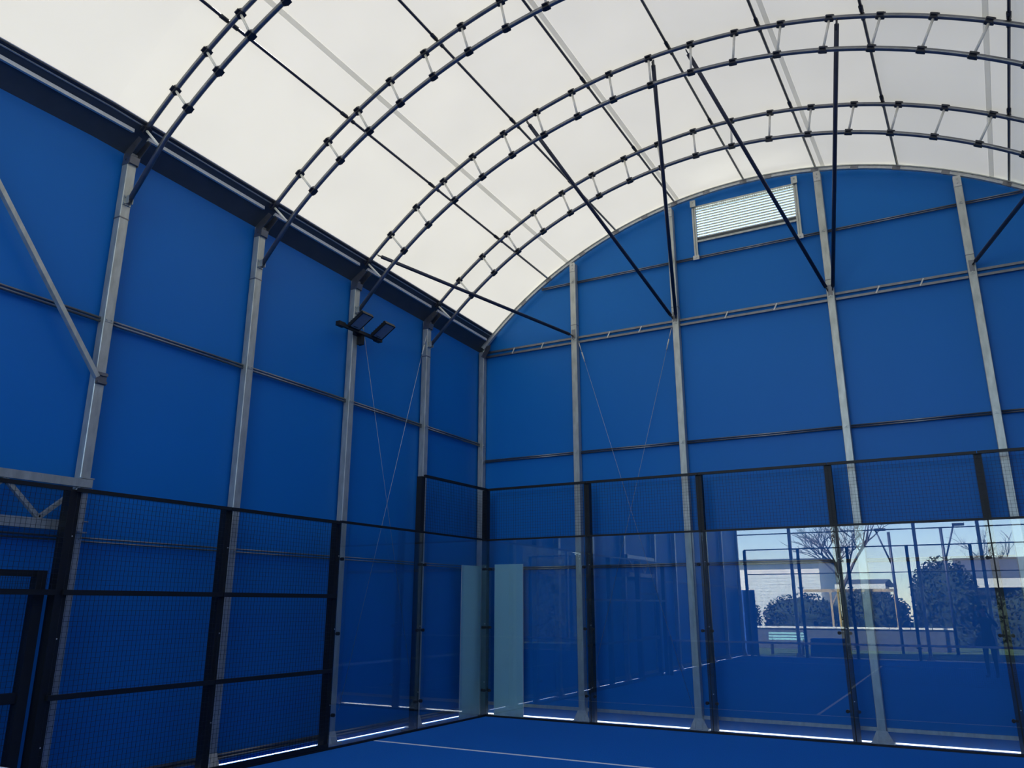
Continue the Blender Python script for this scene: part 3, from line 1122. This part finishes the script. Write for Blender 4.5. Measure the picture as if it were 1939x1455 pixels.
house(-9.5, -0.6, -50, -42, 4.55, 4.72, 'white boarded house mirrored in the third glass pane')
house(7.6, 18.0, -46, -38, 3.15, 4.45, 'low house with slate roof and white fascia mirrored at the right edge', 'roof_slate', 0.42)
house(1.0, 3.5, -46, -39, 2.95, 3.35, 'small white outbuilding mirrored beside the gable post', 'siding_white', 0.3)


def leaf_mass(name, lab, cat, loc, sx, sy, sz, n, grp=None, seed=1):
    rnd = random.Random(seed)
    t = thing(name, lab, cat, loc, grp)
    core = MB()
    nu, nv = 18, 10
    for j in range(nv + 1):
        for i in range(nu):
            a = 2 * PI * i / nu
            k = j / nv
            pr_ = math.sqrt(max(0.0, 1 - max(0, (k - 0.55) / 0.45) ** 2))
            q = 0.86 + 0.22 * rnd.random()
            sgn = lambda v: math.copysign(abs(v) ** 0.6, v)
            core.v.append((sx * pr_ * q * sgn(math.cos(a)), sy * pr_ * q * sgn(math.sin(a)), sz * k * (0.96 + 0.06 * rnd.random())))
    for j in range(nv):
        for i in range(nu):
            i2 = (i + 1) % nu
            core.f.append((j * nu + i, j * nu + i2, (j + 1) * nu + i2, (j + 1) * nu + i))
    core.build('foliage_core', 'hedge', t, smooth=True)
    lv = MB()
    for _ in range(n):
        a = rnd.random() * 2 * PI
        k = rnd.random()
        pr_ = math.sqrt(max(0.0, 1 - max(0, (k - 0.55) / 0.45) ** 2))
        sgn = lambda v: math.copysign(abs(v) ** 0.6, v)
        p = Vector((sx * pr_ * sgn(math.cos(a)), sy * pr_ * sgn(math.sin(a)), sz * k + 0.05)) * (0.96 + 0.12 * rnd.random())
        u = Vector((rnd.uniform(-1, 1), rnd.uniform(-1, 1), rnd.uniform(-1, 1))).normalized() * 0.10
        v = u.cross(Vector((rnd.uniform(-1, 1), rnd.uniform(-1, 1), rnd.uniform(-1, 1)))).normalized() * 0.05
        lv.add([p - u, p + v, p + u, p - v], [(0, 1, 2, 3)])
    lv.build('leaves', 'hedge', t, kind='stuff')
    return t


hg = 'dark hedges mirrored in the glass'
for i, (x, y, w, d, h) in enumerate([(-5.4, -36, 2.2, 0.9, 2.45), (-0.9, -36.5, 1.9, 0.9, 2.35), (3.3, -35.5, 1.7, 0.9, 2.45), (10.6, -33, 2.3, 0.9, 2.45), (15.6, -34, 2.3, 0.9, 2.5)]):
    leaf_mass('hedge', ['dark hedge below the mirrored white house, left part', 'dark hedge below the mirrored white house, right part', 'dark hedge mirrored behind the timber posts', 'dark hedge below the mirrored slate roof', 'dark hedge beyond the right edge'][i], 'hedge', (x, y, -0.06), w, d, h, 1500, hg, i)
leaf_mass('evergreen_shrub', 'tall dark evergreen mass mirrored in the fourth glass pane', 'shrub', (6.75, -36, -0.06), 1.45, 1.2, 4.0, 2500, None, 21)


leaf_mass('evergreen_shrub', 'tall dark evergreen mass added beyond the right edge to darken the corner pane reflection', 'shrub', (14.5, -29.5, -0.06), 2.6, 1.3, 5.6, 2500, None, 23)  # out-of-view evergreen, added to dim the bright double reflection in the corner pane


def bare_tree(loc, h, lab, seed, depth=6, spread=0.55, r0=0.16):
    rnd = random.Random(seed)
    t = thing('bare_tree', lab, 'tree', loc, 'leafless trees mirrored in the glass')
    tr, br = MB(), MB()

    def grow(p, d, l, r, k):
        q = p + d * l * 0.5 + Vector((rnd.uniform(-1, 1), rnd.uniform(-1, 1), 0)) * l * 0.06
        e = q + (d + Vector((rnd.uniform(-1, 1), rnd.uniform(-1, 1), rnd.uniform(-0.2, 0.5))) * 0.18).normalized() * l * 0.5
        (tr if k == depth else br).tube([p, q, e], [r, r * 0.85, r * 0.7], 6 if k > 2 else 4, caps=False)
        if k == 0:
            return
        for _ in range(3 if k > 1 else 2):
            nd = (d + Vector((rnd.uniform(-1, 1), rnd.uniform(-1, 1), rnd.uniform(-0.35, 0.6))) * spread * 1.5).normalized()
            grow(e if rnd.random() < 0.7 else q, nd, l * rnd.uniform(0.6, 0.82), r * 0.6, k - 1)
    grow(Vector((0, 0, 0)), Vector((0.05, 0, 1)), h * 0.28, r0, depth)
    tr.build('trunk', 'bark', t)
    br.build('branches', 'bark', t, kind='stuff')
    return t


bare_tree((2.2, -32.0, -0.06), 8.5, 'large leafless tree mirrored beside the fourth fence post', 3)
bare_tree((-12.5, -52.0, -0.06), 9.0, 'leafless tree rising beyond the mirrored white house', 5)
bare_tree((9.2, -49.0, -0.06), 7.5, 'leafless tree above the mirrored slate roof, left of two', 11)
bare_tree((16.5, -50.0, -0.06), 7.5, 'leafless tree above the mirrored slate roof, right of two', 12)


def lamp_pole(loc, h, lean, lab):
    t = thing('lamp_pole', lab, 'lamp post', loc, 'outdoor lamp posts mirrored in the glass')
    MB().tube([(0, 0, 0), (0, 0, h)], 0.06, 8).build('pole', 'brace_navy', t, smooth=True)
    MB().tube([(0, 0, h - 1.4), (lean, 0, h + 0.1)], 0.035, 8).build('arm', 'brace_navy', t, smooth=True)
    MB().box(lean - 0.05, lean + 0.40, -0.12, 0.12, h + 0.06, h + 0.16).build('lamp_head', 'black_paint', t)


lamp_pole((5.1, -26.0, -0.06), 4.9, -0.5, 'lamp post with slanting arm mirrored left of the evergreen')
lamp_pole((7.1, -26.0, -0.06), 5.0, 0.5, 'lamp post with slanting arm mirrored right of the evergreen')

# timber shelter
t = thing('timber_shelter', 'pale timber shelter with braced posts mirrored near the fourth fence post', 'shelter', (1.35, -33.0, -0.06))
for x in (-0.15, 0.20):
    MB().box(x - 0.05, x + 0.05, -0.05, 0.05, 0.0, 2.55).build('post', 'timber', t)
MB().bar((-0.10, 0, 1.95), (0.15, 0, 2.45), 0.06, 0.07, up=(0, 1, 0)).build('brace', 'timber', t)
MB().bar((-1.6, 0, 2.62), (3.4, 0, 2.62), 0.10, 0.14).build('beam', 'timber', t)
MB().box(3.2, 3.3, -0.05, 0.05, 0.0, 2.55).build('post', 'timber', t)
# low garden wall with pale coping
t = thing('garden_wall', 'low garden wall with pale coping mirrored above the bench', 'wall', (2.0, -28.0, -0.06))
MB().box(-5, 5, -0.12, 0.12, 0, 0.90).build('wall_body', 'roof_slate', t)
for k in range(12):
    MB().box(-5 + k * 0.84, -4.2 + k * 0.84, -0.17, 0.17, 0.90, 0.97).build('coping_stone', 'siding_white', t)
# bench
t = thing('bench', 'pale teal slatted bench mirrored low in the third glass pane', 'bench', (0.75, -23.0, -0.06))
for k in range(3):
    MB().box(-0.75, 0.75, -0.24 - 0.02 * k, -0.21 - 0.02 * k, 0.55 + k * 0.11, 0.625 + k * 0.11).build('back_slat', 'bench_teal', t)
    MB().box(-0.75, 0.75, -0.18 + k * 0.13, -0.07 + k * 0.13, 0.45, 0.475).build('seat_slat', 'bench_teal', t)
for x in (-0.6, 0.6):
    m = MB()
    m.box(x - 0.025, x + 0.025, -0.18, -0.13, 0.0, 0.45)
    m.box(x - 0.025, x + 0.025, 0.12, 0.17, 0.0, 0.45)
    m.box(x - 0.025, x + 0.025, -0.18, 0.17, 0.41, 0.45)
    m.bar((x, -0.16, 0.40), (x, -0.31, 0.88), 0.03, 0.03, up=(1, 0, 0))
    m.build('bench_leg', 'black_paint', t)
# blue mats
t = thing('blue_mat', 'bright blue padded mat lying mirrored beside the bench', 'mat', (2.6, -22.2, -0.035))
MB().box(-0.75, 0.75, -0.5, 0.5, 0.0, 0.34).build('lower_pad', 'turf_blue', t)
MB().box(-0.72, 0.70, -0.48, 0.5, 0.345, 0.64).build('upper_pad', 'turf_blue', t)
t = thing('blue_screen', 'dark blue screen board mirrored at the far left corner of the court', 'screen', (-0.55, -20.62, -0.035))
MB().box(-0.55, 0.70, -0.02, 0.02, 0.05, 2.45).build('board', 'blue_sheet', t)
for x in (-0.5, 0.65):
    MB().box(x - 0.03, x + 0.03, -0.25, 0.06, 0.0, 0.05).build('foot', 'black_paint', t)

# ------------------------------------------------------------------ the photographer, mirrored in the fourth pane
def skin_mesh(name, verts, edges, radii, root=0, sub=2):
    me = bpy.data.meshes.new(name)
    me.from_pydata(verts, edges, [])
    ob = bpy.data.objects.new(name, me)
    COL.objects.link(ob)
    sk = ob.modifiers.new('skin', 'SKIN')
    sk.use_smooth_shade = True
    for i, r in enumerate(radii):
        rr = r if isinstance(r, tuple) else (r, r)
        me.skin_vertices[0].data[i].radius = rr
        me.skin_vertices[0].data[i].use_root = (i == root)
    sb = ob.modifiers.new('sub', 'SUBSURF')
    sb.levels = sub
    sb.render_levels = sub
    bpy.context.view_layer.update()
    dg = bpy.context.evaluated_depsgraph_get()
    new = bpy.data.meshes.new_from_object(ob.evaluated_get(dg))
    bpy.data.objects.remove(ob)
    return new


V, E_, Rr = [], [], []


def chain(pts, rs, start=None):
    prev = start
    for p, r in zip(pts, rs):
        V.append(p)
        Rr.append(r)
        if prev is not None:
            E_.append((prev, len(V) - 1))
        prev = len(V) - 1
    return prev


chain([(0, 0, 0.96)], [(0.15, 0.115)])
ch = chain([(0, 0.0, 1.12), (0, 0.01, 1.30), (0, 0.0, 1.44)], [(0.135, 0.10), (0.155, 0.11), (0.14, 0.09)], 0)
nk = chain([(0, 0.005, 1.53), (0, 0.02, 1.60), (0, 0.03, 1.69), (0, 0.02, 1.77)], [0.058, 0.070, (0.078, 0.095), (0.062, 0.075)], ch)
for s_ in (-1, 1):
    chain([(s_ * 0.095, 0.0, 0.86), (s_ * 0.105, 0.01, 0.50), (s_ * 0.11, -0.01, 0.10), (s_ * 0.115, 0.02, 0.045), (s_ * 0.125, 0.15, 0.035)], [0.088, 0.062, 0.042, 0.042, 0.034], 0)
    wr_ = chain([(s_ * 0.185, 0.0, 1.435), (s_ * 0.285, 0.07, 1.30), (s_ * 0.165, 0.25, 1.60), (s_ * 0.125, 0.30, 1.69), (s_ * 0.118, 0.325, 1.75)], [0.062, 0.047, 0.030, (0.030, 0.022), (0.034, 0.018)], ch)
    for k, (dx, l) in enumerate(((0.0, 0.92), (0.0, 1.0), (0.0, 0.95), (0.0, 0.8))):
        z0 = 1.765 + 0.019 * k
        chain([(s_ * 0.112, 0.342 + 0.002 * k, z0), (s_ * 0.098, 0.366, z0 + 0.008), (s_ * (0.098 - 0.026 * l), 0.372, z0 + 0.010)], [0.0095, 0.0085, 0.0075], wr_)
    chain([(s_ * 0.098, 0.322, 1.765), (s_ * 0.078, 0.330, 1.790), (s_ * 0.062, 0.336, 1.805)], [0.012, 0.0105, 0.009], wr_)
bme = skin_mesh('person_body', V, E_, Rr)
bme.materials.clear()
for k in ('cloth_dark', 'skin'):
    bme.materials.append(MATS[k])
for p in bme.polygons:
    c = p.center
    head = c.z > 1.545 and abs(c.x) < 0.10 and c.y < 0.16
    hand = c.z > 1.70 and c.y > 0.20
    p.material_index = 1 if (head or hand) else 0
pr_ = thing('person', 'person in dark clothes raising a phone, mirrored in the fourth glass pane', 'person', (8.005, -13.53, 0.0), None, 0.30)
link('body', bme, pr_)
hr = MB()
nu, nv = 16, 8
for j in range(nv + 1):
    for i in range(nu):
        a = 2 * PI * i / nu
        b_ = PI * 0.62 * j / nv
        fr = 0.85 if math.sin(a) > 0.3 and j > 4 else 1.0
        hr.v.append((0.092 * math.sin(b_) * math.cos(a), 0.012 + 0.112 * math.sin(b_) * math.sin(a) * fr, 1.705 + 0.125 * math.cos(b_)))
for j in range(nv):
    for i in range(nu):
        i2 = (i + 1) % nu
        if j >= 5 and math.sin(2 * PI * (i + 0.5) / nu) > 0.35:
            continue
        hr.f.append((j * nu + i, (j + 1) * nu + i, (j + 1) * nu + i2, j * nu + i2))
hr.build('hair', 'hair_dark', pr_, smooth=True)
for s_ in (-1, 1):
    e_ = MB()
    e_.tube([(s_ * 0.033, 0.108, 1.682), (s_ * 0.033, 0.122, 1.682)], [0.012, 0.007], 8)
    e_.build('eye', 'hair_dark', pr_, smooth=True)
    e_ = MB()
    e_.tube([(s_ * 0.080, 0.02, 1.655), (s_ * 0.090, 0.012, 1.68), (s_ * 0.088, 0.010, 1.71)], [0.010, 0.017, 0.012], 8)
    e_.build('ear', 'skin', pr_, smooth=True)
e_ = MB()
e_.tube([(0, 0.118, 1.685), (0, 0.135, 1.655), (0, 0.112, 1.645)], [0.008, 0.013, 0.008], 8)
e_.build('nose', 'skin', pr_, smooth=True)
e_ = MB()
e_.tube([(-0.024, 0.104, 1.615), (0, 0.114, 1.613), (0.024, 0.104, 1.615)], [0.004, 0.007, 0.004], 6)
e_.build('mouth', 'skin', pr_, smooth=True)
ph = thing('phone', 'black phone held up by the mirrored person', 'phone', (7.985, -13.155, 1.765), None, 0.40)
pm = MB()
pm.box(-0.08, 0.08, -0.0045, 0.0045, 0.0, 0.078)
pm.build('phone_body', 'phone_black', ph)
